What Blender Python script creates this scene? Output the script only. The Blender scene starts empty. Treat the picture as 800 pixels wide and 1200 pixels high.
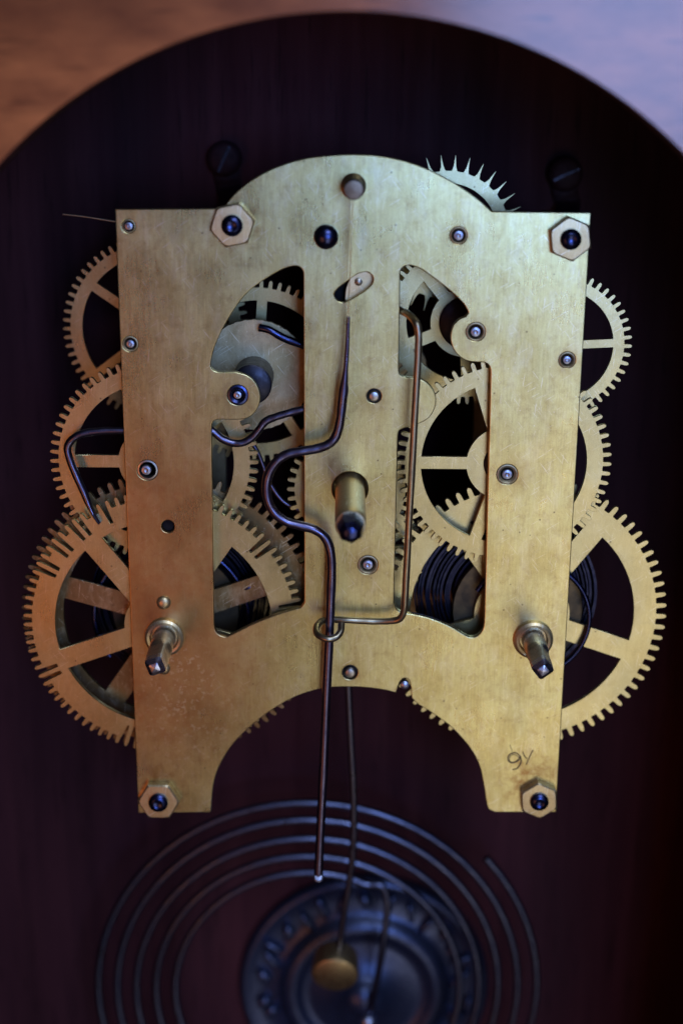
import bpy, math, random
from mathutils import Vector, Matrix
random.seed(7)
sc = bpy.context.scene
C = sc.collection
MM = 0.001
R = math.radians

# ------------------------------------------------------------------ camera
FPX = 1700.0                      # focal length in pixels of the 800x1200 photograph
TILT, ROLL, DIST = R(17.2), R(0.43), 0.3357
cam_data = bpy.data.cameras.new('camera')
cam = bpy.data.objects.new('camera', cam_data); C.objects.link(cam)
FWD = Vector((0, math.cos(TILT), -math.sin(TILT)))
UP0 = Vector((0, math.sin(TILT), math.cos(TILT)))
RT0 = Vector((1, 0, 0))
UP = UP0*math.cos(ROLL) - RT0*math.sin(ROLL)
RT = RT0*math.cos(ROLL) + UP0*math.sin(ROLL)
CAM = Vector((-0.002, -DIST, 0.150))
m = Matrix((RT, UP, -FWD)).transposed().to_4x4(); m.translation = CAM
cam.matrix_world = m
cam_data.sensor_fit = 'VERTICAL'; cam_data.sensor_height = 24.0
cam_data.lens = FPX/1200*24.0
cam_data.clip_start = 0.005; cam_data.clip_end = 20
cam_data.dof.use_dof = True
cam_data.dof.focus_distance = 0.350
cam_data.dof.aperture_fstop = 4.4
sc.camera = cam

# ------------------------------------------------------------------ world, lamps, exposure
w = bpy.data.worlds.new('World'); sc.world = w; w.use_nodes = True
bg = w.node_tree.nodes['Background']
bg.inputs[0].default_value = (0.66, 0.36, 0.46, 1); bg.inputs[1].default_value = 0.045

def area(name, loc, target, sx, sy, col, power):
    L = bpy.data.lights.new(name, 'AREA'); L.shape = 'RECTANGLE'; L.size = sx; L.size_y = sy
    L.color = col; L.energy = power
    o = bpy.data.objects.new(name, L); C.objects.link(o); o.location = loc
    o.rotation_euler = (Vector(target)-Vector(loc)).to_track_quat('-Z', 'Y').to_euler()
    return o
area('window_light', (0.25, -1.0, 0.21), (0.0, 0.0, 0.06), 0.34, 0.36, (0.25, 0.45, 1.0), 4.9)
area('high_window_light', (0.30, -0.85, 0.85), (0.0, 0.0, 0.06), 0.50, 0.40, (0.55, 0.70, 1.0), 6.0)
area('low_fill_light', (0.25, -0.95, -0.38), (0.0, 0.0, 0.06), 0.40, 0.62, (1.0, 0.97, 0.90), 1.10)  # unseen fill lamp, added in place of light bounced off a table
area('room_lamp', (-0.52, -0.90, -0.24), (0.0, 0.0, 0.06), 0.40, 0.50, (1.0, 0.30, 0.08), 1.05)
sc.view_settings.view_transform = 'Standard'; sc.view_settings.look = 'None'
sc.view_settings.exposure = 0.0; sc.view_settings.gamma = 1.0
sc.view_settings.use_curve_mapping = False
try:
    sc.cycles.use_denoising = True
except Exception: pass

# ------------------------------------------------------------------ measuring helpers
def at(px, py, d=0.0):
    """point of the clock, in mm, that lies d mm behind the plate's face at this place of the photograph"""
    ray = FWD*FPX + RT*(px-400) + UP*(600-py)
    t = (d*MM - CAM.y)/ray.y
    p = CAM + ray*t
    return Vector((p.x/MM, d, p.z/MM))
def px2mm(px, py, r, d=0.0):
    return (at(px+r, py, d)-at(px-r, py, d)).length/2

# ------------------------------------------------------------------ materials
def new_mat(name):
    M = bpy.data.materials.new(name); M.use_nodes = True
    nt = M.node_tree; nt.nodes.clear()
    out = nt.nodes.new('ShaderNodeOutputMaterial'); b = nt.nodes.new('ShaderNodeBsdfPrincipled')
    nt.links.new(b.outputs[0], out.inputs[0])
    return M, nt, b
def N(nt, t, **k):
    n = nt.nodes.new(t)
    for a, v in k.items(): setattr(n, a, v)
    return n
def coords(nt, scale, rot=(0, 0, 0), loc=(0, 0, 0)):
    tc = N(nt, 'ShaderNodeTexCoord'); mp = N(nt, 'ShaderNodeMapping')
    mp.inputs['Scale'].default_value = scale; mp.inputs['Rotation'].default_value = rot; mp.inputs['Location'].default_value = loc
    nt.links.new(tc.outputs['Object'], mp.inputs[0]); return mp.outputs[0]
def noise(nt, vec, scale, detail=4, rough=0.55):
    n = N(nt, 'ShaderNodeTexNoise'); n.inputs['Scale'].default_value = scale
    n.inputs['Detail'].default_value = detail; n.inputs['Roughness'].default_value = rough
    nt.links.new(vec, n.inputs['Vector']); return n.outputs[0]
def ramp(nt, fac, stops):
    r = N(nt, 'ShaderNodeValToRGB'); e = r.color_ramp.elements
    while len(e) < len(stops): e.new(0.5)
    for i, (p, c) in enumerate(stops):
        e[i].position = p; e[i].color = (*c, 1) if len(c) == 3 else c
    nt.links.new(fac, r.inputs[0]); return r.outputs[0]
def mix(nt, fac, a, b, mode='MIX'):
    n = N(nt, 'ShaderNodeMix', data_type='RGBA', blend_type=mode)
    if isinstance(fac, (int, float)): n.inputs[0].default_value = fac
    else: nt.links.new(fac, n.inputs[0])
    for i, v in ((6, a), (7, b)):
        if isinstance(v, tuple): n.inputs[i].default_value = (*v, 1)
        else: nt.links.new(v, n.inputs[i])
    return n.outputs[2]
def maprange(nt, v, a, b, c, d):
    n = N(nt, 'ShaderNodeMapRange')
    for i, x in enumerate((a, b, c, d)): n.inputs[i+1].default_value = x
    nt.links.new(v, n.inputs[0]); return n.outputs[0]
def bump(nt, b, h, strength, dist):
    n = N(nt, 'ShaderNodeBump'); n.inputs['Strength'].default_value = strength; n.inputs['Distance'].default_value = dist
    nt.links.new(h, n.inputs['Height']); nt.links.new(n.outputs[0], b.inputs['Normal'])

def brass(name, col, dark, rough=0.42, brush=0.5, stain=0.5, metallic=0.95, patches=()):
    """col clean metal, dark tarnished metal; patches are (x, z, radius mm, 'spots'|'rust') in the sheet's own coordinates"""
    M, nt, b = new_mat(name)
    v = coords(nt, (1000, 1000, 1000))
    vb = coords(nt, (3600, 3600, 95))                      # long vertical brushing
    vc = coords(nt, (1500, 1500, 170))
    n_big = noise(nt, v, 0.05, 4, 0.55)
    n_mid = noise(nt, v, 0.35, 7, 0.7)
    n_fine = noise(nt, v, 3.2, 4, 0.7)
    n_br = noise(nt, vb, 1.0, 4, 0.65)
    n_b2 = noise(nt, vc, 1.0, 5, 0.65)
    def mul(a, k):
        q = N(nt, 'ShaderNodeMath', operation='MULTIPLY'); nt.links.new(a, q.inputs[0])
        if isinstance(k, (int, float)): q.inputs[1].default_value = k
        else: nt.links.new(k, q.inputs[1])
        return q.outputs[0]
    base = mix(nt, mul(ramp(nt, n_big, [(0.38, (0, 0, 0)), (0.66, (1, 1, 1))]), 0.6), col, tuple(c*k for c, k in zip(col, (0.95, 0.88, 0.76))))
    n_blot = noise(nt, coords(nt, (1000, 1000, 600), (0, 0, 0), (9, 2, 4)), 0.13, 6, 0.68)
    base = mix(nt, mul(ramp(nt, n_blot, [(0.44, (0,)*3), (0.60, (1,)*3)]), stain*0.85), base, tuple(c*k for c, k in zip(col, (0.82, 0.74, 0.62))))
    base = mix(nt, mul(ramp(nt, n_mid, [(0.50, (0, 0, 0)), (0.80, (1, 1, 1))]), stain), base, dark)
    base = mix(nt, 0.20*brush, base, ramp(nt, n_br, [(0.30, (0.25,)*3), (0.70, (0.75,)*3)]), 'OVERLAY')
    base = mix(nt, 0.32*brush, base, ramp(nt, n_b2, [(0.30, (0.28,)*3), (0.70, (0.72,)*3)]), 'OVERLAY')
    base = mix(nt, 0.30, base, ramp(nt, n_fine, [(0.32, (0.3,)*3), (0.68, (0.7,)*3)]), 'OVERLAY')
    # pale dust specks and short scratches
    vo = N(nt, 'ShaderNodeTexVoronoi'); vo.inputs['Scale'].default_value = 0.62; nt.links.new(v, vo.inputs['Vector'])
    sel = N(nt, 'ShaderNodeSeparateColor'); nt.links.new(vo.outputs['Color'], sel.inputs[0])
    dust = mul(ramp(nt, vo.outputs['Distance'], [(0.06, (1,)*3), (0.13, (0,)*3)]), ramp(nt, sel.outputs[0], [(0.62, (0,)*3), (0.80, (1,)*3)]))
    dust = mul(dust, 0.6)
    scr = None
    for rot, lo in ((0.55, 0.0), (-0.9, 3.1), (1.45, 7.7)):
        m1 = N(nt, 'ShaderNodeMapping'); m1.inputs['Scale'].default_value = (160, 160, 4200); m1.inputs['Location'].default_value = (lo, 0, lo)
        nt.links.new(coords(nt, (1, 1, 1), (0, rot, 0)), m1.inputs[0])
        q = noise(nt, m1.outputs[0], 1.0, 2, 0.4)
        q = ramp(nt, q, [(0.675, (0,)*3), (0.71, (1,)*3)])
        if scr is None: scr = q
        else:
            a = N(nt, 'ShaderNodeMath', operation='MAXIMUM'); nt.links.new(scr, a.inputs[0]); nt.links.new(q, a.inputs[1]); scr = a.outputs[0]
    mx = N(nt, 'ShaderNodeMath', operation='MAXIMUM'); nt.links.new(dust, mx.inputs[0]); nt.links.new(mul(scr, 0.7), mx.inputs[1])
    base = mix(nt, mx.outputs[0], base, (0.80, 0.72, 0.54))
    n_bl = noise(nt, coords(nt, (1000, 1000, 420), (0, 0, 0), (5, 5, 5)), 0.22, 8, 0.72)
    base = mix(nt, mul(ramp(nt, n_bl, [(0.50, (0,)*3), (0.68, (1,)*3)]), 0.45*stain), base, (0.74, 0.66, 0.45))
    # dark pits
    vp = N(nt, 'ShaderNodeTexVoronoi'); vp.inputs['Scale'].default_value = 0.33; nt.links.new(v, vp.inputs['Vector'])
    sp = N(nt, 'ShaderNodeSeparateColor'); nt.links.new(vp.outputs['Color'], sp.inputs[0])
    pit = mul(ramp(nt, vp.outputs['Distance'], [(0.05, (1,)*3), (0.10, (0,)*3)]), ramp(nt, sp.outputs[1], [(0.66, (0,)*3), (0.85, (1,)*3)]))
    base = mix(nt, mul(pit, 0.7), base, (0.10, 0.06, 0.035))
    rg0 = maprange(nt, n_b2, 0.3, 0.75, rough-0.010, rough+0.014)
    n_sm = noise(nt, coords(nt, (1000, 1000, 800), (0, 0, 0), (31, 7, 13)), 0.09, 5, 0.58)
    rga = N(nt, 'ShaderNodeMath', operation='ADD'); nt.links.new(rg0, rga.inputs[0])
    nt.links.new(maprange(nt, n_sm, 0.36, 0.66, -0.025, 0.038), rga.inputs[1]); rg = rga.outputs[0]
    for x, z, rr, kind in patches:
        ds = N(nt, 'ShaderNodeVectorMath', operation='DISTANCE'); nt.links.new(v, ds.inputs[0]); ds.inputs[1].default_value = (x, 0, z)
        msk = maprange(nt, ds.outputs['Value'], rr, rr*0.35, 0.0, 1.0)
        if kind == 'spots':
            n_sp = noise(nt, coords(nt, (1000, 1000, 1000), (0, 0, 0), (3, 8, 5)), 0.95, 3, 0.6)
            f = mul(mul(ramp(nt, n_sp, [(0.56, (0,)*3), (0.63, (1,)*3)]), ramp(nt, n_mid, [(0.40, (0,)*3), (0.55, (1,)*3)])), msk)
            base = mix(nt, mul(f, 0.6), base, (0.74, 0.64, 0.42))
        elif kind == 'oil':
            f = mul(ramp(nt, n_mid, [(0.30, (0.2,)*3), (0.62, (1,)*3)]), msk)
            base = mix(nt, mul(f, 0.5), base, (0.34, 0.22, 0.09))
        elif kind == 'orange_brown':  # broad patch tinted orange-brown, broken up by noise
            f = mul(ramp(nt, n_mid, [(0.25, (0.55,)*3), (0.65, (1,)*3)]), msk)
            base = mix(nt, mul(f, 0.9), base, (0.50, 0.265, 0.105))
        else:
            f = mul(ramp(nt, n_mid, [(0.40, (0,)*3), (0.60, (1,)*3)]), msk)
            base = mix(nt, mul(f, 0.85), base, (0.30, 0.15, 0.05))
    nt.links.new(base, b.inputs['Base Color'])
    b.inputs['Metallic'].default_value = metallic
    nt.links.new(rg, b.inputs['Roughness'])
    ad = N(nt, 'ShaderNodeMath', operation='ADD'); nt.links.new(n_br, ad.inputs[0]); nt.links.new(n_fine, ad.inputs[1])
    bump(nt, b, ad.outputs[0], 0.30, 0.00004)
    return M
def metal(name, col, rough, col2=None, metallic=1.0, scale=0.6, bmp=0.15):
    M, nt, b = new_mat(name)
    v = coords(nt, (1000, 1000, 1000)); n = noise(nt, v, scale, 5, 0.6)
    nt.links.new(mix(nt, ramp(nt, n, [(0.35, (0, 0, 0)), (0.7, (1, 1, 1))]), col, col2 or tuple(c*0.6 for c in col)), b.inputs['Base Color'])
    b.inputs['Metallic'].default_value = metallic
    nt.links.new(maprange(nt, n, 0.3, 0.7, max(0.05, rough-0.07), rough+0.1), b.inputs['Roughness'])
    bump(nt, b, n, bmp, 0.0001)
    return M
def wood(name, c1, c2, rough, vertical=True, coat=0.0, spec=0.5):
    M, nt, b = new_mat(name)
    s = (260, 260, 14) if vertical else (55, 260, 150)
    v = coords(nt, s); n = noise(nt, v, 1.0, 6, 0.6)
    v2 = coords(nt, tuple(x*0.18 for x in s)); n2 = noise(nt, v2, 1.0, 4, 0.5)
    v3 = coords(nt, (900, 900, 60) if vertical else (70, 900, 900)); n3 = noise(nt, v3, 1.0, 2, 0.5)
    base = mix(nt, ramp(nt, n, [(0.32, (0, 0, 0)), (0.7, (1, 1, 1))]), c1, c2)
    base = mix(nt, ramp(nt, n2, [(0.4, (0, 0, 0)), (0.65, (0.7, 0.7, 0.7))]), base, tuple(x*0.55 for x in c2))
    base = mix(nt, ramp(nt, n3, [(0.62, (0, 0, 0)), (0.72, (0.6, 0.6, 0.6))]), base, tuple(x*0.35 for x in c2))
    nt.links.new(base, b.inputs['Base Color'])
    nt.links.new(maprange(nt, n, 0.3, 0.7, rough-0.06, rough+0.08), b.inputs['Roughness'])
    b.inputs['Coat Weight'].default_value = coat; b.inputs['Coat Roughness'].default_value = 0.17; b.inputs['Specular IOR Level'].default_value = spec
    bump(nt, b, n3, 0.12, 0.0003)
    return M
M_WHEEL = brass('wheel_brass', (0.59, 0.50, 0.255), (0.35, 0.27, 0.13), 0.30, 0.3, 0.5)
M_DULL = brass('tarnished_brass', (0.46, 0.38, 0.23), (0.24, 0.18, 0.09), 0.50, 0.4, 0.8)
M_SHADED = brass('shaded_brown_brass', (0.25, 0.165, 0.08), (0.13, 0.085, 0.04), 0.40, 0.3, 0.8)  # wheel brass darkened, shade on the left great wheel put into its colour
M_NUT = brass('nut_brass', (0.64, 0.49, 0.27), (0.40, 0.25, 0.11), 0.40, 0.2, 0.6)
M_BROWN = metal('shadowed_disc_brass', (0.12, 0.085, 0.05), 0.45, (0.05, 0.04, 0.03), scale=0.2)  # disc brass darkened to carry the shadow inside the movement
M_WIRE = metal('bronze_wire', (0.44, 0.375, 0.26), 0.33, (0.31, 0.24, 0.15), scale=0.4)
M_STEEL = metal('grey_blue_steel', (0.16, 0.145, 0.23), 0.30, (0.09, 0.075, 0.125), scale=0.25)
M_PIN = metal('bright_steel_pin', (0.46, 0.47, 0.56), 0.36, (0.25, 0.25, 0.33), scale=1.5)
M_BLUE = metal('blued_steel', (0.05, 0.06, 0.16), 0.26, (0.03, 0.035, 0.09), scale=0.8)
M_SPRING = metal('spring_steel', (0.038, 0.04, 0.075), 0.34, (0.02, 0.02, 0.04), scale=0.5)
M_ARBOR = metal('arbor_steel', (0.52, 0.49, 0.46), 0.32, (0.32, 0.28, 0.23), scale=0.5)
M_STUD = metal('brown_stud', (0.22, 0.16, 0.11), 0.38, (0.12, 0.085, 0.06), scale=0.8)
M_TIP = metal('polished_tip', (0.62, 0.63, 0.76), 0.27, (0.34, 0.34, 0.44), scale=1.2)
M_GONG = metal('gong_wire_steel', (0.13, 0.14, 0.22), 0.34, (0.07, 0.075, 0.12), scale=0.2)
M_IRON = metal('black_cast_iron', (0.065, 0.078, 0.145), 0.33, (0.035, 0.04, 0.075), metallic=0.8, scale=0.9, bmp=0.4)
M_DARK = metal('dark_oiled_steel', (0.035, 0.034, 0.045), 0.4, (0.02, 0.018, 0.022))
M_BLACK = metal('black_fill', (0.008, 0.007, 0.010), 0.6, metallic=0.0)  # black for the pieces added behind the slot and in the hole
M_BLACK.node_tree.nodes['Principled BSDF'].inputs['Specular IOR Level'].default_value = 0.12
M_LUG = metal('lug', (0.030, 0.010, 0.013), 0.6, (0.018, 0.006, 0.009), metallic=0.0)
M_LUG.node_tree.nodes['Principled BSDF'].inputs['Specular IOR Level'].default_value = 0.15
M_HAMMER = metal('hammer_brass', (0.58, 0.42, 0.20), 0.42, (0.40, 0.28, 0.13))
M_ROD = metal('hammer_rod_steel', (0.24, 0.235, 0.30), 0.32, (0.13, 0.12, 0.16), scale=0.25)
M_FRONT = wood('varnished_walnut', (0.47, 0.145, 0.045), (0.20, 0.055, 0.018), 0.5, False, 1.0, 0.1)
M_BACK = wood('dark_mahogany', (0.064, 0.017, 0.021), (0.042, 0.011, 0.0145), 0.6, True, 0.0, 0.08)
M_INK = metal('scratched_mark', (0.17, 0.11, 0.05), 0.6, metallic=0.3)

# ------------------------------------------------------------------ mesh builders (all in mm)
def finish(name, verts, faces, mat, parent=None, loc=(0, 0, 0), smooth=None):
    me = bpy.data.meshes.new(name)
    me.from_pydata([tuple(c*MM for c in v) for v in verts], [], faces)
    me.validate(); me.update()
    return link(name, me, mat, parent, loc, smooth)
def link(name, me, mat, parent=None, loc=(0, 0, 0), smooth=None):
    if smooth is True:
        for p in me.polygons: p.use_smooth = True
    elif smooth: me.shade_smooth_by_angle(smooth) if hasattr(me, 'shade_smooth_by_angle') else None
    if mat is not None and not me.materials: me.materials.append(mat)
    o = bpy.data.objects.new(name, me); C.objects.link(o)
    o.location = tuple(c*MM for c in loc)
    if parent is not None: o.parent = parent
    return o
def smooth_angle(me, ang=R(32)):
    """smooth shading with sharp edges above an angle"""
    import bmesh
    bm = bmesh.new(); bm.from_mesh(me)
    bmesh.ops.recalc_face_normals(bm, faces=bm.faces)
    for f in bm.faces: f.smooth = True
    for e in bm.edges:
        e.smooth = len(e.link_faces) == 2 and e.calc_face_angle(3.2) < ang
    bm.to_mesh(me); bm.free()
def empty(name, loc=(0, 0, 0)):
    o = bpy.data.objects.new(name, None); C.objects.link(o); o.location = tuple(c*MM for c in loc)
    o.empty_display_size = 0.01; return o
def tag(o, label=None, cat=None, group=None, kind=None):
    for k, v in (('label', label), ('category', cat), ('group', group), ('kind', kind)):
        if v: o[k] = v
    return o
def sheet(name, loops, d0, thick, mat, parent, bev=0.07, origin=None, bres=0):
    """flat sheet cut from outlines (x, z in mm; first one outside, others holes); face at depth d0"""
    if origin is None:
        xs = [p[0] for p in loops[0]]; zs = [p[1] for p in loops[0]]
        origin = ((min(xs)+max(xs))/2, (min(zs)+max(zs))/2)
    cu = bpy.data.curves.new(name, 'CURVE'); cu.dimensions = '2D'; cu.fill_mode = 'BOTH'
    cu.extrude = thick/2-bev; cu.bevel_depth = bev; cu.bevel_resolution = bres; cu.offset = -bev
    for lp in loops:
        s = cu.splines.new('POLY'); s.points.add(len(lp)-1); s.use_cyclic_u = True
        for p, (x, z) in zip(s.points, lp): p.co = (x-origin[0], z-origin[1], 0, 1)
    tmp = bpy.data.objects.new('tmp', cu); C.objects.link(tmp)
    dg = bpy.context.evaluated_depsgraph_get()
    me = bpy.data.meshes.new_from_object(tmp.evaluated_get(dg))
    bpy.data.objects.remove(tmp); bpy.data.curves.remove(cu)
    for v in me.vertices:
        x, y, z = v.co; v.co = (x*MM, (thick/2-z)*MM, y*MM)
    me.name = name; me.materials.clear()
    me.update()
    return link(name, me, mat, parent, (origin[0], d0, origin[1]))
def circ(cx, cz, r, n=40, a0=0.0):
    return [(cx+r*math.cos(a0+2*math.pi*i/n), cz+r*math.sin(a0+2*math.pi*i/n)) for i in range(n)]
def lathe(name, prof, mat, parent, loc, axis=(0, -1, 0), n=40, ang=R(35)):
    """profile of (radius, height along axis) turned about axis, at loc"""
    ax = Vector(axis).normalized()
    u = ax.orthogonal().normalized(); v = ax.cross(u)
    vs, fs = [], []
    for r, h in prof:
        for i in range(n):
            a = 2*math.pi*i/n
            vs.append(ax*h + (u*math.cos(a)+v*math.sin(a))*max(r, 1e-4))
    for k in range(len(prof)-1):
        for i in range(n):
            j = (i+1) % n
            fs.append((k*n+i, k*n+j, (k+1)*n+j, (k+1)*n+i))
    fs.append(tuple(range(n))[::-1]); fs.append(tuple((len(prof)-1)*n+i for i in range(n)))
    o = finish(name, vs, fs, mat, parent, loc); smooth_angle(o.data, ang); return o
def catmull(pts, sub=8):
    P = [Vector(p) for p in pts]; out = []
    for i in range(len(P)-1):
        p0 = P[max(i-1, 0)]; p1 = P[i]; p2 = P[i+1]; p3 = P[min(i+2, len(P)-1)]
        for k in range(sub):
            t = k/sub
            out.append(0.5*((2*p1)+(p2-p0)*t+(2*p0-5*p1+4*p2-p3)*t*t+(3*p1-p0-3*p2+p3)*t**3))
    out.append(P[-1]); return out
def tube(name, pts, rad, mat, parent, n=12, sub=8, raw=False):
    """round wire along points (mm); rad is a number or f(t)->(ra, rb) half widths (in plane, across)"""
    P = pts if raw else catmull(pts, sub)
    P = [Vector(p) for p in P]; org = P[0].copy()
    vs, fs = [], []; side = Vector((0, -1, 0)); L = len(P)
    for i, p in enumerate(P):
        tan = (P[min(i+1, L-1)]-P[max(i-1, 0)]).normalized()
        b = side-tan*side.dot(tan)
        if b.length < 1e-3: b = tan.orthogonal()
        b.normalize(); side = b; a = tan.cross(b)
        ra, rb = rad(i/(L-1)) if callable(rad) else (rad, rad)
        wob = 1+0.025*math.sin(i*0.37+L)+0.02*math.sin(i*0.91+2.0); ra *= wob; rb *= 2-wob
        for k in range(n):
            t = 2*math.pi*k/n
            vs.append(p-org+a*math.cos(t)*ra+b*math.sin(t)*rb)
    for i in range(L-1):
        for k in range(n):
            j = (k+1) % n
            fs.append((i*n+k, i*n+j, (i+1)*n+j, (i+1)*n+k))
    fs.append(tuple(range(n))[::-1]); fs.append(tuple((L-1)*n+k for k in range(n)))
    o = finish(name, vs, fs, mat, parent, org); smooth_angle(o.data, R(50)); return o
def box(name, c, s, mat, parent=None, bev=0.4):
    import bmesh
    bm = bmesh.new(); bmesh.ops.create_cube(bm, size=1)
    for v in bm.verts: v.co = Vector((v.co.x*s[0], v.co.y*s[1], v.co.z*s[2]))*MM
    if bev: bmesh.ops.bevel(bm, geom=bm.edges[:], offset=bev*MM, segments=2, affect='EDGES')
    me = bpy.data.meshes.new(name); bm.to_mesh(me); bm.free()
    return link(name, me, mat, parent, c)

# ------------------------------------------------------------------ the case
PANEL_D, BOARD_D = -40.0, 64.0
case = empty('clock_case', (0, BOARD_D, -80))
tag(case, 'dark wooden clock case with a round dial opening in its front', 'clock case')
def child(o, parent):
    o.parent = parent; o.location = Vector(o.location)-Vector(parent.location); return o
a_, b_, c_ = [Vector((p.x, p.z)) for p in (at(0, 193, PANEL_D), at(400, 14, PANEL_D), at(800, 180, PANEL_D))]
def circ3(a, b, c):
    D = 2*(a.x*(b.y-c.y)+b.x*(c.y-a.y)+c.x*(a.y-b.y))
    ux = ((a.length_squared)*(b.y-c.y)+(b.length_squared)*(c.y-a.y)+(c.length_squared)*(a.y-b.y))/D
    uy = ((a.length_squared)*(c.x-b.x)+(b.length_squared)*(a.x-c.x)+(c.length_squared)*(b.x-a.x))/D
    return ux, uy, (Vector((ux, uy))-a).length
hx, hz, hr = circ3(a_, b_, c_)
print('dial hole', hx, hz, hr)
X0, X1, Z0, Z1 = hx-145, hx+145, hz-hr-190, hz+hr+45
fp = child(sheet('front_panel', [[(X0, Z0), (X1, Z0), (X1, Z1), (X0, Z1)], [(hx+hr*math.cos(math.pi*i/90), hz+hr*math.sin(math.pi*i/90)) for i in range(91)]+[(hx-hr, Z0+12), (hx+hr, Z0+12)]], PANEL_D, 9, M_FRONT, None, 0.25), case)
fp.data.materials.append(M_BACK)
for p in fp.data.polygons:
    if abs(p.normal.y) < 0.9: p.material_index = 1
child(box('back_board', ((X0+X1)/2, BOARD_D+5, (Z0+Z1)/2), (X1-X0, 10, Z1-Z0), M_BACK), case)
dm = (PANEL_D+9+BOARD_D)/2; dl = BOARD_D-PANEL_D-9
for x in (X0+5, X1-5): child(box('side_panel', (x, dm, (Z0+Z1)/2), (10, dl-0.4, Z1-Z0-20.4), M_BACK), case)
child(box('top_panel', ((X0+X1)/2, dm, Z1-5), (X1-X0, dl-0.4, 9.8), M_BACK), case)
child(box('bottom_panel', ((X0+X1)/2, dm, Z0+5), (X1-X0, dl-0.4, 9.8), M_BACK), case)

# ------------------------------------------------------------------ the movement
mov = empty('clock_movement', (0, 0, 0))
tag(mov, 'brass clock movement with cut-out front plate and toothed wheels', 'clock movement')

def T(pts, d=0.0): return [(p.x, p.z) for p in (at(x, y, d) for x, y in pts)]
def smooth_loop(pts, sub=5):
    n = len(pts); out = []
    for i in range(n):
        p0, p1, p2, p3 = (Vector(pts[(i+k) % n]) for k in (-1, 0, 1, 2))
        for k in range(sub):
            t = k/sub
            q = 0.5*((2*p1)+(p2-p0)*t+(2*p0-5*p1+4*p2-p3)*t*t+(3*p1-p0-3*p2+p3)*t**3)
            out.append((q.x, q.y))
    return out
def arcs(*segs):
    """join segments; a list of points in a tuple ('s', pts) is splined, ('l', pts) is straight"""
    out = []
    for kind, pts in segs:
        if kind == 'l': out += pts
        else: out += [(q.x, q.y) for q in catmull([Vector((x, y, 0)) for x, y in pts], 6)]
    return out
outline = arcs(('l', [(135, 245), (258, 244.5)]),
    ('s', [(262, 243), (276, 226), (298, 209), (326, 195), (362, 185), (412, 181), (452, 184), (490, 194), (528, 212), (558, 232), (576, 248)]),
    ('l', [(692, 249), (651, 952)]),
    ('s', [(580, 952), (572, 948), (569, 938), (567, 924), (561, 897), (549, 875), (528, 852), (505, 835), (490, 826)]),
    ('s', [(482, 818), (481, 806), (479, 797), (473, 795), (468, 800), (464, 812)]),
    ('s', [(452, 809), (430, 806), (404, 805), (378, 807), (350, 815), (325, 828), (300, 846), (274, 871), (258, 896), (250, 920), (247, 952)]),
    ('l', [(162, 953)]))
left_win = arcs(('s', [(355.5, 330), (355, 318), (350, 312.5), (343, 312), (330, 316), (308, 329), (286, 347), (265, 378), (252, 406), (247.5, 424), (248, 431), (254, 435.5), (266, 436)]),
    ('s', [(276, 436), (290, 440), (300, 449), (305, 463), (303, 476), (295, 487), (284, 491.5), (268, 492), (254, 492), (249, 496), (248, 503)]),
    ('s', [(251, 728), (252, 737), (256, 743), (263, 746), (270, 744.5), (295, 732), (325, 720), (345, 714), (352, 712), (356.5, 706)]))
right_win = arcs(('s', [(468.5, 330), (469, 318), (473, 312.5), (480, 311), (490, 314), (500, 320), (525, 339), (541, 354), (547, 363), (548, 367), (545, 371)]),
    ('s', [(539, 373), (531, 381), (527.5, 394), (530, 407), (537, 417), (547, 423), (558, 424.5), (567, 425), (573, 429), (574.5, 437)]),
    ('s', [(567, 728), (565, 738), (559, 745), (552, 747), (545, 744.5), (527, 734), (505, 725), (485, 720), (472, 718), (465, 714), (461.5, 706)]),
    ('s', [(466, 512), (467.5, 505), (473, 502), (480, 500.5), (492, 496), (503, 489), (510, 476), (510, 463), (504, 452), (494, 445), (482, 442.5), (474, 442), (468, 438), (467, 432)]))
slot = arcs(('s', [(402, 354.5), (395, 352), (391.5, 345), (396, 338), (410, 327)]), ('s', [(420, 320.5), (430, 319), (436.5, 324), (436, 332), (428, 340), (414, 349), (402, 354.5)]))[:-1]
PIV = [  # x, y, hole radius, pin radius, look
    (151, 265, 8, 5, 'pin'), (153, 403, 9, 5, 'bush'), (173, 551, 12, 6, 'dark'), (278.5, 463, 12, 5, 'blue'),
    (438, 464, 8.5, 7, 'screw'), (431, 662, 11.5, 6, 'bush'), (410, 788, 9, 7, 'screw'), (537, 276, 10, 6, 'bush'),
    (557, 389, 11, 6, 'bush'), (664, 422, 9.5, 5, 'bush'), (594, 556, 12, 6, 'bush')]
def hole(px, py, r, d=0.0, n=28):
    c = at(px, py, d); rr = px2mm(px, py, r, d); return circ(c.x, c.z, rr, n)
holes = [T(left_win), T(right_win), T(slot), hole(197, 617, 7.5), hole(410, 573, 21)] + [hole(x, y, r) for x, y, r, _, _ in PIV]
PT = 1.6
xs_ = [p[0] for p in T(outline)]; zs_ = [p[1] for p in T(outline)]
POX, POZ = (min(xs_)+max(xs_))/2, (min(zs_)+max(zs_))/2
def patch(px, py, r, kind):
    q = at(px, py, 0); return (q.x-POX, q.z-POZ, px2mm(px, py, r), kind)
M_PLATE = brass('brushed_brass', (0.63, 0.54, 0.25), (0.38, 0.25, 0.105), 0.295, 0.9, 0.85,
    patches=[patch(190, 640, 190, 'orange_brown'), patch(200, 800, 150, 'orange_brown'), patch(222, 850, 75, 'spots'), patch(205, 790, 60, 'spots'), patch(622, 915, 42, 'rust'), patch(640, 945, 30, 'rust'), patch(185, 930, 40, 'rust'), patch(273, 262, 42, 'rust')]+[patch(x, y, r*2.6, 'oil') for x, y, r, _, k in PIV if k != 'pin']+[patch(624, 748, 44, 'oil'), patch(193, 745, 44, 'oil'), patch(410, 574, 36, 'oil')])
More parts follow.
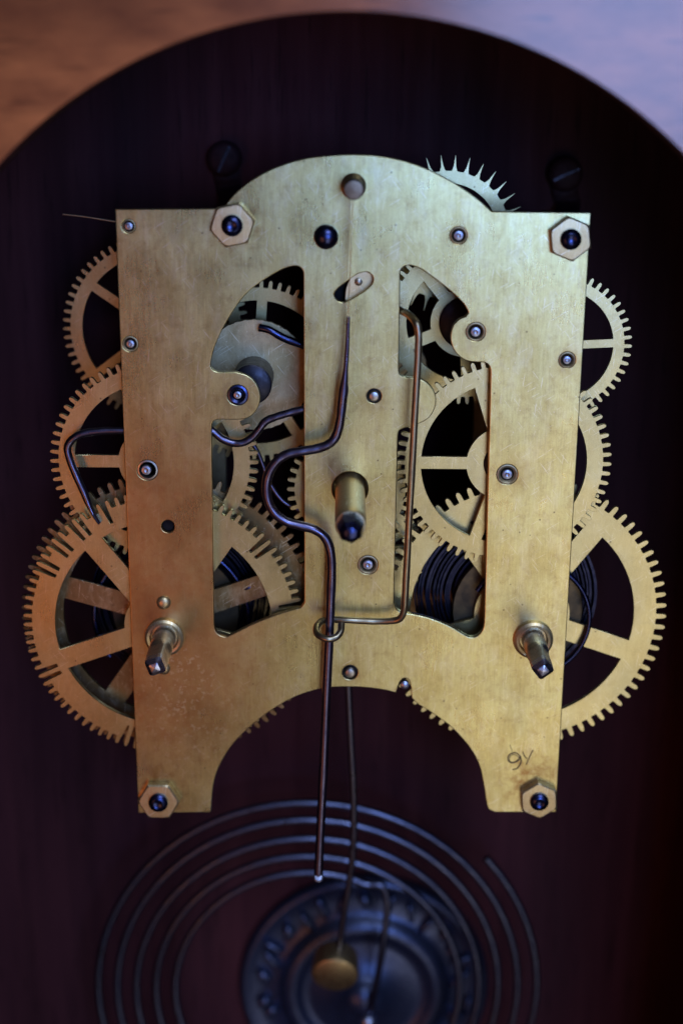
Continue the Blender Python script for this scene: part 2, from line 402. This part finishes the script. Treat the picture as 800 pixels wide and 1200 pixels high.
plate = sheet('front_plate', [T(outline)]+holes, 0.0, PT, M_PLATE, mov, 0.24, bres=2)
plate['label'] = 'brushed brass front plate with two large cut-out windows'
po = Vector(plate.location)/MM
def on_plate(o):
    o.parent = plate; o.location = Vector(o.location)-Vector(plate.location); return o

# back plate: the same cut, seen only through the windows
def simple(l): return [(x, z) for x, z in l]
bp = sheet('back_plate', [T(arcs(('l', [(135, 300), (345, 300), (390, 262), (440, 262), (480, 300), (690, 300), (651, 952), (575, 952)]), ('s', [(567, 924), (528, 852), (482, 818), (404, 805), (325, 828), (258, 896), (247, 952)]), ('l', [(162, 953)]))),
    T(left_win), T(right_win)], 42.0, 1.6, M_DULL, mov, 0.12)

# nuts with their bolts
def nut(px, py, rpx, rot):
    c = at(px, py, 0); r = px2mm(px, py, rpx)
    vs, fs = [], []
    prof = [(r*0.97, 0.02), (r, 0.15), (r, 1.9), (r*0.93, 2.25), (r*0.55, 2.3)]
    hexr = []
    for q, (rr, h) in enumerate(prof):
        for i in range(48):
            a = 2*math.pi*i/48
            k = math.cos(math.pi/6)/math.cos(((a) % (math.pi/3))-math.pi/6)
            if q == 3: k = min(k*1.0, 0.955)
            if q == 4: k = 0.93
            vs.append((rr*k*math.cos(a+rot), -h, rr*k*math.sin(a+rot)))
    for q in range(len(prof)-1):
        for i in range(48):
            j = (i+1) % 48; fs.append((q*48+i, q*48+j, (q+1)*48+j, (q+1)*48+i))
    fs.append(tuple(4*48+i for i in range(48)))
    o = finish('hex_nut', vs, fs, M_NUT, None, c); smooth_angle(o.data, R(22)); on_plate(o)
    lathe_o = lathe('bolt_end', [(r*0.46, 0), (r*0.46, 2.9), (r*0.40, 3.3), (r*0.24, 3.6), (r*0.2, 3.45), (0.01, 3.4)], M_BLUE, None, c, n=24)
    on_plate(lathe_o)
nut(273, 263, 27, R(12)); nut(666.5, 279, 26.5, R(38)); nut(187, 935, 24.5, R(0)); nut(630, 934, 23.5, R(35))

for x, y, hr_, pr, look in PIV:
    c = at(x, y, 0); r = px2mm(x, y, hr_); p = px2mm(x, y, pr)
    if look in ('bush', 'pin'):
        on_plate(lathe('bushing', [(r*0.995, -1.4), (r*0.995, 0.02), (r*0.90, 0.07), (r*0.82, -0.02), (p*1.3, -0.5), (p*1.25, -1.4)], M_DULL, None, c, n=30))
    elif look == 'dark':
        on_plate(lathe('bushing', [(r*0.99, -1.4), (r*0.99, -0.15), (r*0.84, -0.1), (p*1.5, -0.6), (p*1.4, -1.4)], M_ARBOR, None, c, n=30))
    elif look == 'blue':
        on_plate(lathe('bushing', [(r*0.99, -1.4), (r*0.99, 0.02), (r*0.8, 0.12), (p*1.3, -0.2), (p*1.2, -1.4)], M_BLUE, None, c, n=18))
    else:
        on_plate(lathe('bushing', [(r*0.99, -1.5), (r*0.99, -0.9), (p, -0.9), (p, -1.5)], M_DARK, None, c, n=24))
    dx = 0.0 if look != 'dark' else -0.3
    on_plate(lathe('pivot', [(p, -1.4), (p, -0.1), (p*0.86, 0.12), (p*0.45, 0.2), (p*0.3, 0.08), (0.01, 0.06)] if look != 'screw' else
        [(p*0.92, -1.4), (p*0.92, 0.15), (p*0.7, 0.5), (p*0.3, 0.62), (0.01, 0.64)], M_PIN if look != 'screw' else M_ARBOR, None, c+Vector((dx, 0, 0)), n=20))
# pin in the open notch, in the long slot
c = at(474, 803, 0); on_plate(lathe('pivot', [(1.1, -1.4), (1.1, 0.1), (0.7, 0.35), (0.01, 0.4)], M_PIN, None, c, n=20))
vb_ = sheet('slot_backing', [T([(380, 318), (424, 318), (424, 372), (380, 372)], 5.0)], 5.0, 4.0, M_BLACK, mov, 0.3)  # black sheet added behind the slot, stands for the darkness inside
ck = sheet('verge_cock', [T(arcs(('s', [(404, 352), (406, 336), (414, 322), (432, 314), (444, 324), (440, 344), (425, 352), (404, 352)]))[:-1], 2.2)], 2.2, 1.2, M_NUT, mov, 0.1)
c = at(420, 330, 2.2); lathe('pivot', [(0.9, -0.2), (0.9, 0.5), (0.5, 0.8), (0.01, 0.85)], M_ARBOR, None, c, n=18).parent = mov
# rivets and the blue dome screw
for x, y, r in ((192, 706, 8.5), (192, 783, 8)):
    c = at(x, y, 0); k = px2mm(x, y, r)
    on_plate(lathe('rivet', [(k, 0), (k*0.97, 0.3), (k*0.75, 0.75), (k*0.4, 0.95), (0.01, 1.0)], M_NUT, None, c, n=24, ang=R(60)))
c = at(382, 277.5, 0); k = px2mm(382, 277, 14.5)
on_plate(lathe('dome_screw', [(k, 0)]+[(k*math.cos(a), 0.4+k*0.75*math.sin(a)) for a in [i*math.pi/2/9 for i in range(9)]]+[(0.01, 0.4+k*0.75)], M_BLUE, None, c, n=36, ang=R(60)))

c = at(197, 617, 0); on_plate(lathe('hole_plug', [(1.44, -1.55), (1.44, -1.35), (0.01, -1.35)], M_BLACK, None, c, n=24))  # black plug added so that the hole shows dark
# scratched figures near the foot of the plate
def scratch(pts, wpx=1.6):
    P = [at(x, y, -0.02) for x, y in pts]
    on_plate(tube('engraved_figure', P, 0.17*wpx/1.6, M_INK, None, 6, 6))
scratch([(609, 886), (603, 882), (596, 885), (595, 891), (600, 894), (607, 891), (609, 886), (610, 893), (606, 900), (600, 902)], 1.7)
scratch([(608, 888), (602, 884), (597, 887), (597, 892), (602, 893), (608, 889)], 1.0)
scratch([(612, 881), (614, 886), (617, 889)], 1.3); scratch([(624, 879), (620, 887), (616, 896)], 1.3)
scratch([(597, 873), (600, 881)], 0.7)

# ------------------------------------------------------------------ wheels
def tooth_ring(n, rt, rr, ph=0.0, style='clock', deep=(), rdeep=None):
    pts = []
    for i in range(n):
        a0 = ph+2*math.pi*i/n; p = 2*math.pi/n
        if style == 'spike':
            prof = [(-0.5, 0.0), (-0.26, 0.02), (-0.10, 0.34), (0.02, 1.0), (0.055, 1.0), (0.10, 0.30), (0.22, 0.02)]
        else:
            prof = [(-0.5, 0), (-0.29, 0), (-0.235, 0.10), (-0.215, 0.62), (-0.17, 0.86), (-0.08, 0.985), (0.0, 1.0), (0.08, 0.985), (0.17, 0.86), (0.215, 0.62), (0.235, 0.10), (0.29, 0)]
        isdeep_l = any(abs(((a0-p/2-math.radians(q)+math.pi) % (2*math.pi))-math.pi) < p*0.5 for q in deep)
        isdeep_r = any(abs(((a0+p/2-math.radians(q)+math.pi) % (2*math.pi))-math.pi) < p*0.5 for q in deep)
        for f, h in prof:
            r = rr+(rt-rr)*h
            if rdeep and h <= 0.11 and f < 0 and isdeep_l: r = rdeep if h == 0 else rr; 
            if rdeep and h <= 0.11 and f > 0 and isdeep_r: r = rdeep if h == 0 else rr
            a = a0+f*p
            pts.append((r*math.cos(a), r*math.sin(a)))
    return pts
def spoke_windows(ri, rh, ns, w, ph):
    out = []
    for k in range(ns):
        a0 = ph+2*math.pi*k/ns; a1 = a0+2*math.pi/ns
        so, si = math.asin(min(0.99, w/2/ri)), math.asin(min(0.99, w/2/rh))
        o = [a0+so+(a1-a0-2*so)*i/14 for i in range(15)]; n_ = [a1-si-(a1-a0-2*si)*i/8 for i in range(9)]
        out.append([(ri*math.cos(a), ri*math.sin(a)) for a in o]+[(rh*math.cos(a), rh*math.sin(a)) for a in n_])
    return out
def wheel(px, py, rtip, d, teeth, rroot, rin, rhub, nsp, wsp, sp_deg, mat=M_WHEEL, thick=1.2, name='gear_wheel', label=None,
          style='clock', ph=0.0, deep=(), rdeep=None, bore=0.10, arbor=(2.0, 41.5), pinion=None, collar=None, arbor_r=1.1):
    c = at(px, py, d); k = px2mm(px, py, 100, d)/100
    loops = [tooth_ring(teeth, rtip*k, rroot*k, ph, style, deep, rdeep*k if rdeep else None)]
    if nsp: loops += spoke_windows(rin*k, rhub*k, nsp, wsp*k, R(sp_deg))
    loops = [[(x+c.x, z+c.z) for x, z in l] for l in loops]
    o = sheet(name, loops, d, thick, mat, mov, 0.05, origin=(c.x, c.z))
    if label: o['label'] = label
    def sub(q): q.parent = o; q.location = Vector(q.location)-Vector(o.location); return q
    if arbor: sub(lathe('arbor', [(arbor_r, 0), (arbor_r, arbor[1]-arbor[0])], M_ARBOR, None, (c.x, arbor[1], c.z), n=18))
    if collar:
        rc, lc, mc = collar; sub(lathe('collar', [(rc*k, -0.02), (rc*k, lc-0.3), (rc*k*0.9, lc), (arbor_r, lc)], mc, None, (c.x, d, c.z), n=28))
    if pinion:
        rp, d0, d1, nl = pinion
        pr = tooth_ring(nl, rp*k, rp*k*0.62, 0.2)
        sub(sheet('pinion', [[(x+c.x, z+c.z) for x, z in pr]], d0, d1-d0, M_ARBOR, None, 0.05, origin=(c.x, c.z)))
    return o

# strike train (left)
wheel(192, 733, 164, 3.5, 90, 154, 127, 46, 5, 25, 128, name='count_wheel', label='count wheel with pairs of deep slots in its rim',
      deep=(38.5, 42.5, 9, 252, 256, 203, 207, 155, 151, 143, 139, 130, 126, 114), rdeep=137, arbor=None, thick=1.3)
wheel(201, 722, 175, 9.0, 84, 164, 126, 50, 5, 27, 164, label='strike great wheel behind the count wheel', mat=M_SHADED, arbor=(2, 41.5), arbor_r=2.3, ph=0.02)
wheel(181, 541, 122, 6.4, 66, 112, 93, 42, 5, 15, 180, label='brass wheel behind the left strip of the plate', pinion=(24, 8.5, 16, 8))
wheel(183, 386, 109, 33.0, 64, 100, 86, 30, 5, 11, 145, label='rear wheel showing at the upper left of the plate')
wheel(302, 437, 109, 22.0, 62, 100, 85, 26, 5, 12, 86, label='brown-lit wheel inside the left window')
dk = wheel(298, 440, 66, 14.0, 40, 65.5, 0, 0, 0, 0, 0, mat=M_DULL, name='stop_disc', label='plain grey brass disc inside the left window', collar=(23, 11.0, M_DARK), arbor=(2, 41.5))
# going train (right)
wheel(590, 543, 126, 3.4, 66, 116, 97, 44, 5, 15, 180, label='spoked brass wheel inside the right window', pinion=(20, 5.2, 14, 8), collar=(24, 0.5, M_DARK), arbor=(4, 41.5))
wheel(611, 721, 169, 7.0, 76, 157, 131, 56, 5, 25, -19, label='time great wheel at the right with a broad rim', arbor=(2, 41.5), arbor_r=2.3)
wheel(653, 405, 87, 15.0, 50, 78, 65, 26, 5, 10, 3, label='wheel showing beyond the right edge of the plate')
wheel(545, 378, 98, 20.0, 58, 89, 69, 41, 5, 15, 202, label='wheel with ring hub behind the right window', collar=(31, 1.2, M_DARK))
wheel(523, 276, 92, 30.0, 34, 74, 60, 24, 5, 10, 20, name='escape_wheel', style='spike', thick=0.8, label='escape wheel with needle teeth above the plate')
# centre
wheel(410, 574, 74, 8.0, 38, 65, 50, 20, 4, 10, 45, label='small wheel behind the hand arbor', arbor=(3, 41))
wheel(431, 650, 67, 11.0, 38, 58, 46, 20, 4, 9, 10, label='small wheel beside the crutch wire', arbor=(2, 41))
wheel(429, 648, 67, 13.6, 38, 58, 46, 20, 4, 9, 30, arbor=None, label='twin of the small wheel beside the crutch wire', ph=0.06)

# discs on the great arbors, click springs, mainsprings
def disc(px, py, r, d, thick, mat, name, lab):
    c = at(px, py, d); k = px2mm(px, py, r, d)
    o = lathe(name, [(k, -thick), (k, -0.15), (k-0.15, 0), (0.01, 0)], mat, None, c, n=64); o.parent = mov; o['label'] = lab; return o
disc(606, 715, 76, 8.9, 2.2, M_BROWN, 'ratchet_disc', 'dark disc on the right winding arbor')
disc(206, 716, 74, 12.0, 2.2, M_BROWN, 'ratchet_disc', 'dark disc on the left winding arbor')
def ribbon_spiral(px, py, r_out, r_in, turns, d0, d1, lab):
    c = at(px, py, d0); k = px2mm(px, py, 100, d0)/100
    n = int(turns*48); th = 0.30; vs, fs = [], []
    for i in range(n+1):
        t = i/n; a = 2*math.pi*turns*t+0.7
        rr = (r_in+(r_out-r_in)*t**0.85)*k + 0.25*math.sin(a*0.37)
        for q, (dr, dd) in enumerate(((0, d0), (th, d0), (th, d1), (0, d1))):
            vs.append(((rr+dr)*math.cos(a), dd-d0, (rr+dr)*math.sin(a)))
    for i in range(n):
        for q in range(4):
            j = (q+1) % 4; fs.append((i*4+q, (i+1)*4+q, (i+1)*4+j, i*4+j))
    fs.append((0, 1, 2, 3)); fs.append(tuple(n*4+q for q in (3, 2, 1, 0)))
    o = finish('mainspring', vs, fs, M_SPRING, mov, c); smooth_angle(o.data, R(40)); o['label'] = lab
ribbon_spiral(592, 698, 106, 34, 23, 12.0, 26.0, 'coiled blue steel mainspring behind the right great wheel')
ribbon_spiral(212, 705, 104, 34, 23, 15.0, 28.0, 'coiled blue steel mainspring behind the left great wheel')
def ring_arc(px, py, r, d, a0, a1, rad, lab):
    c = at(px, py, d); k = px2mm(px, py, r, d)
    pts = [(c.x+k*math.cos(R(a)), d, c.z+k*math.sin(R(a))) for a in [a0+(a1-a0)*i/60 for i in range(61)]]
    o = tube('click_spring', pts, rad, M_BLUE, mov, 10, raw=True); o['label'] = lab; return o
ring_arc(619, 726, 71, 5.6, -100, 150, 0.65, 'thin wire ring in front of the right great wheel')
ring_arc(201, 722, 90, 11.0, -60, 215, 0.7, 'thin wire ring in front of the left mainspring')
c = at(290, 688, 10.5); tube('click_loop', [c+Vector((-1.6, 0, -0.6)), c+Vector((-0.6, -1.0, -0.2)), c+Vector((0.8, -1.0, 0.5)), c+Vector((1.9, 0, 1.0))], 0.5, M_BLUE, mov, 10)

# pillars between the plates
for x, y in ((273, 263), (666.5, 279), (187, 935), (630, 934)):
    p = at(x, y, 0); lathe('pillar', [(2.4, 0), (2.4, 40.3)], M_DARK, mov, (p.x, 41.95, p.z), n=20)

# winding arbors
def winding_arbor(px, py, lab, rot):
    e = empty('winding_arbor', at(px, py, 0)); e.parent = mov; e['label'] = lab
    col = lathe('collar', [(4.9, 0.02), (5.0, 0.5), (4.8, 1.1), (4.2, 1.5), (3.6, 1.35), (3.3, 0.4), (3.25, -3)], M_NUT, e, (0, 0, 0), n=40)
    # round shank running into a square end
    vs, fs = [], []; n = 32
    prof = [(2.85, -6, 0), (2.85, 8.0, 0), (2.8, 8.8, 0.0), (2.75, 9.8, 0.85), (2.72, 10.6, 1), (2.68, 16.4, 1)]
    for r, h, s in prof:
        for i in range(n):
            a = 2*math.pi*i/n
            q = 0.80/max(abs(math.cos(a)), abs(math.sin(a))); q = min(q, 1.03)
            k = r*((1-s)+s*q)
            vs.append((k*math.cos(a+rot), -h, k*math.sin(a+rot)))
    for j in range(len(prof)-1):
        for i in range(n):
            i2 = (i+1) % n; fs.append((j*n+i, j*n+i2, (j+1)*n+i2, (j+1)*n+i))
    fs.append(tuple(range(n))[::-1]); fs.append(tuple((len(prof)-1)*n+i for i in range(n)))
    o = finish('square_shaft', vs, fs, M_ARBOR, e); smooth_angle(o.data, R(28))
    vs, fs = [], []
    for r, h in ((2.68, 16.42), (2.6, 18.6), (1.35, 19.7), (0.3, 19.95)):
        for i in range(n):
            a = 2*math.pi*i/n
            q = min(0.80/max(abs(math.cos(a)), abs(math.sin(a))), 1.03)
            vs.append((r*q*math.cos(a+rot), -h, r*q*math.sin(a+rot)))
    for j in range(3):
        for i in range(n):
            i2 = (i+1) % n; fs.append((j*n+i, j*n+i2, (j+1)*n+i2, (j+1)*n+i))
    fs.append(tuple(3*n+i for i in range(n)))
    o = finish('shaft_tip', vs, fs, M_TIP, e); smooth_angle(o.data, R(20))
    return e
winding_arbor(193, 746, 'square winding arbor at the left of the plate', R(20))
winding_arbor(624, 749, 'square winding arbor at the right of the plate', R(38))
# hand arbor
e = empty('hand_arbor', at(410, 574, 0)); e.parent = mov; e['label'] = 'thick brass hand arbor in the middle of the plate'
lathe('tube', [(3.55, -6), (3.55, 25), (3.5, 27.5), (3.3, 28)], M_NUT, e, (0, 0, 0), n=36)
lathe('tip', [(3.1, 27.9), (3.15, 31), (2.6, 33), (1.4, 34), (0.02, 34.3)], M_BLUE, e, (0, 0, 0), n=7, ang=R(20))

# suspension stud
p = at(414, 218, 0)
lathe('suspension_stud', [(2.9, 0), (2.8, 1.2), (2.3, 2.0), (2.25, 10.2), (2.0, 10.6), (0.01, 10.7)], M_STUD, mov, p, n=28)['label'] = 'round stud that carries the suspension spring'

# crutch wire with its loop
cr = tube('crutch_wire', [at(*q) for q in ((452, 357, 9), (462, 360, 6), (470, 364, 2), (480, 370, -4), (487, 378, -7.5), (490, 390, -8), (489.5, 420, -8), (486, 480, -8),
      (483, 540, -8), (479, 610, -7.5), (475.5, 680, -6.5), (474, 705, -6), (472.5, 718, -5.5), (468, 725, -5), (460, 727.5, -4.5), (445, 728, -4), (425, 727.5, -4), (404, 726.5, -4), (388, 726, -3.6), (377, 728, -4.2),
      (371, 735, -6.5), (372, 743, -9), (382, 748.5, -10.6), (393, 747, -10.2), (399, 740, -9), (400, 731, -7.4))], 0.86, M_WIRE, mov, 12)
cr['label'] = 'bronze crutch wire bent into a loop round the pendulum rod'
# count lever and its tail
lv = tube('count_lever', [at(*q) for q in ((365, 478, 2.9), (354, 480, 2.9), (338, 484, 2.9), (322, 489, 2.9), (311, 494, 2.9), (303, 504, 2.9), (295, 513, 2.9), (284, 519, 2.9), (272, 519, 2.9), (260, 514, 2.9), (250, 506, 2.9), (236, 500, 2.9),
     (190, 500, 2.9), (150, 504, 2.9), (120, 505, 2.9), (98, 508, 2.9), (86, 514, 2.9), (79.5, 524, 2.9), (82, 538, 2.9), (90, 558, 2.9), (99, 578, 2.9), (104, 590, 2.9), (110, 602, 2.9), (117, 613, 2.9))],
     lambda t: (0.95, 0.95) if t < 0.88 else (0.95+(0.42-0.95)*(t-0.88)/0.12, 0.95*(1+(t-0.88)*1.5)), M_STEEL, mov, 12)
lv['label'] = 'bent steel count lever with a flattened tip'
tube('lifting_wire', [at(*q) for q in ((290, 514, 12), (300, 526, 12), (308, 545, 12), (316, 566, 12), (335, 590, 12), (372, 606, 12))], 0.55, M_STEEL, mov, 10)
tube('stop_lever', [at(*q) for q in ((304, 384, 12.5), (316, 387, 12), (332, 396, 12), (350, 403, 12), (370, 410, 12))], 0.95, M_BLUE, mov, 10)
hw = tube('hair_wire', [at(*q) for q in ((74, 251, 8), (100, 254, 8), (125, 258, 8), (150, 262, 8))], 0.22, M_WIRE, mov, 8); hw['label'] = 'hair-thin wire sticking out at the left edge'

# hammer
e = empty('hammer', at(408, 780, 20)); e.parent = mov; e['label'] = 'strike hammer with an oval brass head below the plate'
eo = Vector(e.location)/MM
hr_o = tube('hammer_rod', [Vector(at(*q))-eo for q in ((406, 760, 18), (408, 806, 20), (411, 870, 22), (414, 930, 24), (414, 985, 26), (409, 1035, 28), (402, 1078, 30), (396, 1128, 33))], 1.0, M_ROD, e, 12)
hp = at(393, 1130, 33)-eo
lathe('hammer_head', [(5.6, -3.6), (6.4, -3.0), (6.9, 1.6), (7.0, 3.2), (6.7, 4.0), (6.2, 4.3), (0.01, 4.5)], M_HAMMER, e, hp, axis=(-0.04, -0.96, -0.27), n=44)

# mounting straps screwed to the back board
for x, y, sx, sl in ((263, 186, 270, 65), (662, 204, 655, 25)):
    e = empty('mounting_strap', at(x, y, BOARD_D-3)); e.parent = mov
    c = at(x, y, BOARD_D-3); q = at(sx+5, y+46, 44.5)
    hd = lathe('screw', [(4.6, -2.7), (4.6, 0.4), (4.1, 1.2), (3.0, 1.7), (0.01, 1.9)], M_LUG, e, (0, 0, 0), n=30)
    a = R(sl)
    sb = box('screw_slot', (0, -1.75, 0), (7.4, 0.5, 0.8), M_DARK, e, 0.1); sb.rotation_euler = (0, -a, 0)
    dx = q-c
    tube('strap', [Vector((0, 1.9, -1)), Vector((0.5, 1.6, -5)), Vector((1.2, 0.6, -8.5)), Vector((dx.x, dx.y, min(dx.z, -13)))], lambda t: (3.4, 0.7), M_LUG, e, 12)

# ------------------------------------------------------------------ pendulum rod
pr = empty('pendulum_rod', at(415, 222, -6))
tag(pr, 'bent dark steel rod hanging from the stud through the bronze loop', 'pendulum rod')
pro = Vector(pr.location)/MM
def PT_(l): return [Vector(at(*q))-pro for q in l]
def prad(t):
    if t < 0.09: return (0.42+t*2.2, 0.6+t*4)
    return (1.14, 1.14) if t > 0.13 else (0.62+(t-0.09)/0.04*0.52, 0.96+(t-0.09)/0.04*0.18)
tube('rod', PT_([(408, 371, -6), (407, 400, -6), (405.5, 425, -6), (403.5, 447, -6), (401, 470, -6), (398, 495, -6), (393, 512, -6), (384, 521, -6), (370, 526, -6), (352, 529, -6), (335, 533, -6), (322, 543, -6),
     (313.5, 560, -6), (313, 582, -6), (321, 600, -6), (335, 611, -6), (352, 616, -6), (368, 620.5, -6), (380, 629, -6), (386.5, 643, -6), (388.5, 665, -6), (387.5, 700, -6), (386, 740, -6.4), (383.5, 790, -6.6),
     (381, 850, -6.8), (378.5, 910, -7), (375.5, 970, -7), (373, 1026, -7)]), prad, M_STEEL, pr, 14)
p = PT_([(373, 1028, -7.2)])[0]
lathe('rod_end', [(1.25, -0.4), (1.35, 0.0), (1.3, 0.7), (0.9, 1.05), (0.01, 1.1)], M_PIN, pr, p, axis=(0, -0.75, 0.5), n=18)
# flat suspension spring between stud and rod
sp_pts = PT_([(414, 214, -5), (412.5, 260, -5.2), (410.5, 310, -5.6), (408.3, 352, -5.9), (407.5, 378, -6)])
tube('suspension_spring', sp_pts, lambda t: (0.10, 1.5), M_WHEEL, pr, 8)

# ------------------------------------------------------------------ gong
gd = 44.0
gong = empty('gong', at(426, 1150, BOARD_D))
tag(gong, 'spiral wire gong on a round black cast base below the movement', 'gong')
go = Vector(gong.location)/MM
c = at(366, 1160, gd); k = px2mm(366, 1160, 100, gd)/100
pts = [at(*q) for q in ((433, 1192, 52), (437, 1170, 48), (444, 1135, 45.5), (449, 1105, gd), (453, 1072, gd), (453, 1052, gd))]
pts = pts+[at(447, 1038, gd)]
for i in range(0, 330):
    a = 66+(1842-66)*i/329
    r = (155+22.5*(a-90)/360)*k
    pts.append(Vector((c.x+r*math.cos(R(a)), gd+0.4*math.sin(R(a*0.7)), c.z+r*math.sin(R(a)))))
sm = catmull(pts[:10], 5)[:-1]+pts[9:]
tube('gong_coil', [p-go for p in sm], 1.18, M_GONG, gong, 10, raw=True)
def rp(px): return px2mm(426, 1172, px, 58)
Rb = rp(147)
base = lathe('gong_base', [(Rb*0.98, 0.0), (Rb, 1.2), (Rb*0.985, 3.2), (Rb*0.955, 4.2), (Rb*0.93, 4.0), (Rb*0.90, 3.2), (Rb*0.70, 3.6), (Rb*0.665, 4.4), (Rb*0.645, 6.0), (Rb*0.60, 7.0), (Rb*0.555, 7.2),
     (Rb*0.52, 6.4), (Rb*0.50, 5.2), (Rb*0.42, 5.4), (Rb*0.30, 6.8), (Rb*0.2, 8.4), (Rb*0.15, 10.5), (Rb*0.12, 12.5), (0.01, 12.8)], M_IRON, gong, (0, -0.1, 0), n=96, ang=R(70))
random.seed(11)
for i in range(30):                                        # raised cast ornament round the base
    a = R(90+i*360/30+random.uniform(-3, 3)); rr = Rb*random.uniform(0.76, 0.85)
    ln, wd = random.choice(((3.6, 1.5), (4.6, 1.4), (2.6, 2.2), (3.0, 2.0), (4.0, 1.2)))
    sa = a+random.choice((0, 0, math.pi/2, 0.6, -0.6))
    vs, fs = [], []; nr, ns = 5, 14
    for q in range(nr):
        f = q/(nr-1)*math.pi/2
        for s in range(ns):
            t = 2*math.pi*s/ns
            sh = math.cos(f*0.98)**0.35; u, v = ln*math.cos(t)*sh, wd*math.sin(t)*sh
            vs.append((u*math.cos(sa)-v*math.sin(sa), -2.9*math.sin(f), u*math.sin(sa)+v*math.cos(sa)))
    for q in range(nr-1):
        for s in range(ns):
            s2 = (s+1) % ns; fs.append((q*ns+s, q*ns+s2, (q+1)*ns+s2, (q+1)*ns+s))
    fs.append(tuple((nr-1)*ns+s for s in range(ns)))
    finish('cast_ornament', vs, fs, M_IRON, base, (rr*math.cos(a), -3.2, rr*math.sin(a)), True)
b_ = at(431, 1196, 50)-go
lathe('gong_screw', [(2.4, -6), (2.4, 1.2), (1.9, 2.0), (0.8, 2.5), (0.01, 2.6)], M_PIN, gong, b_, n=24)
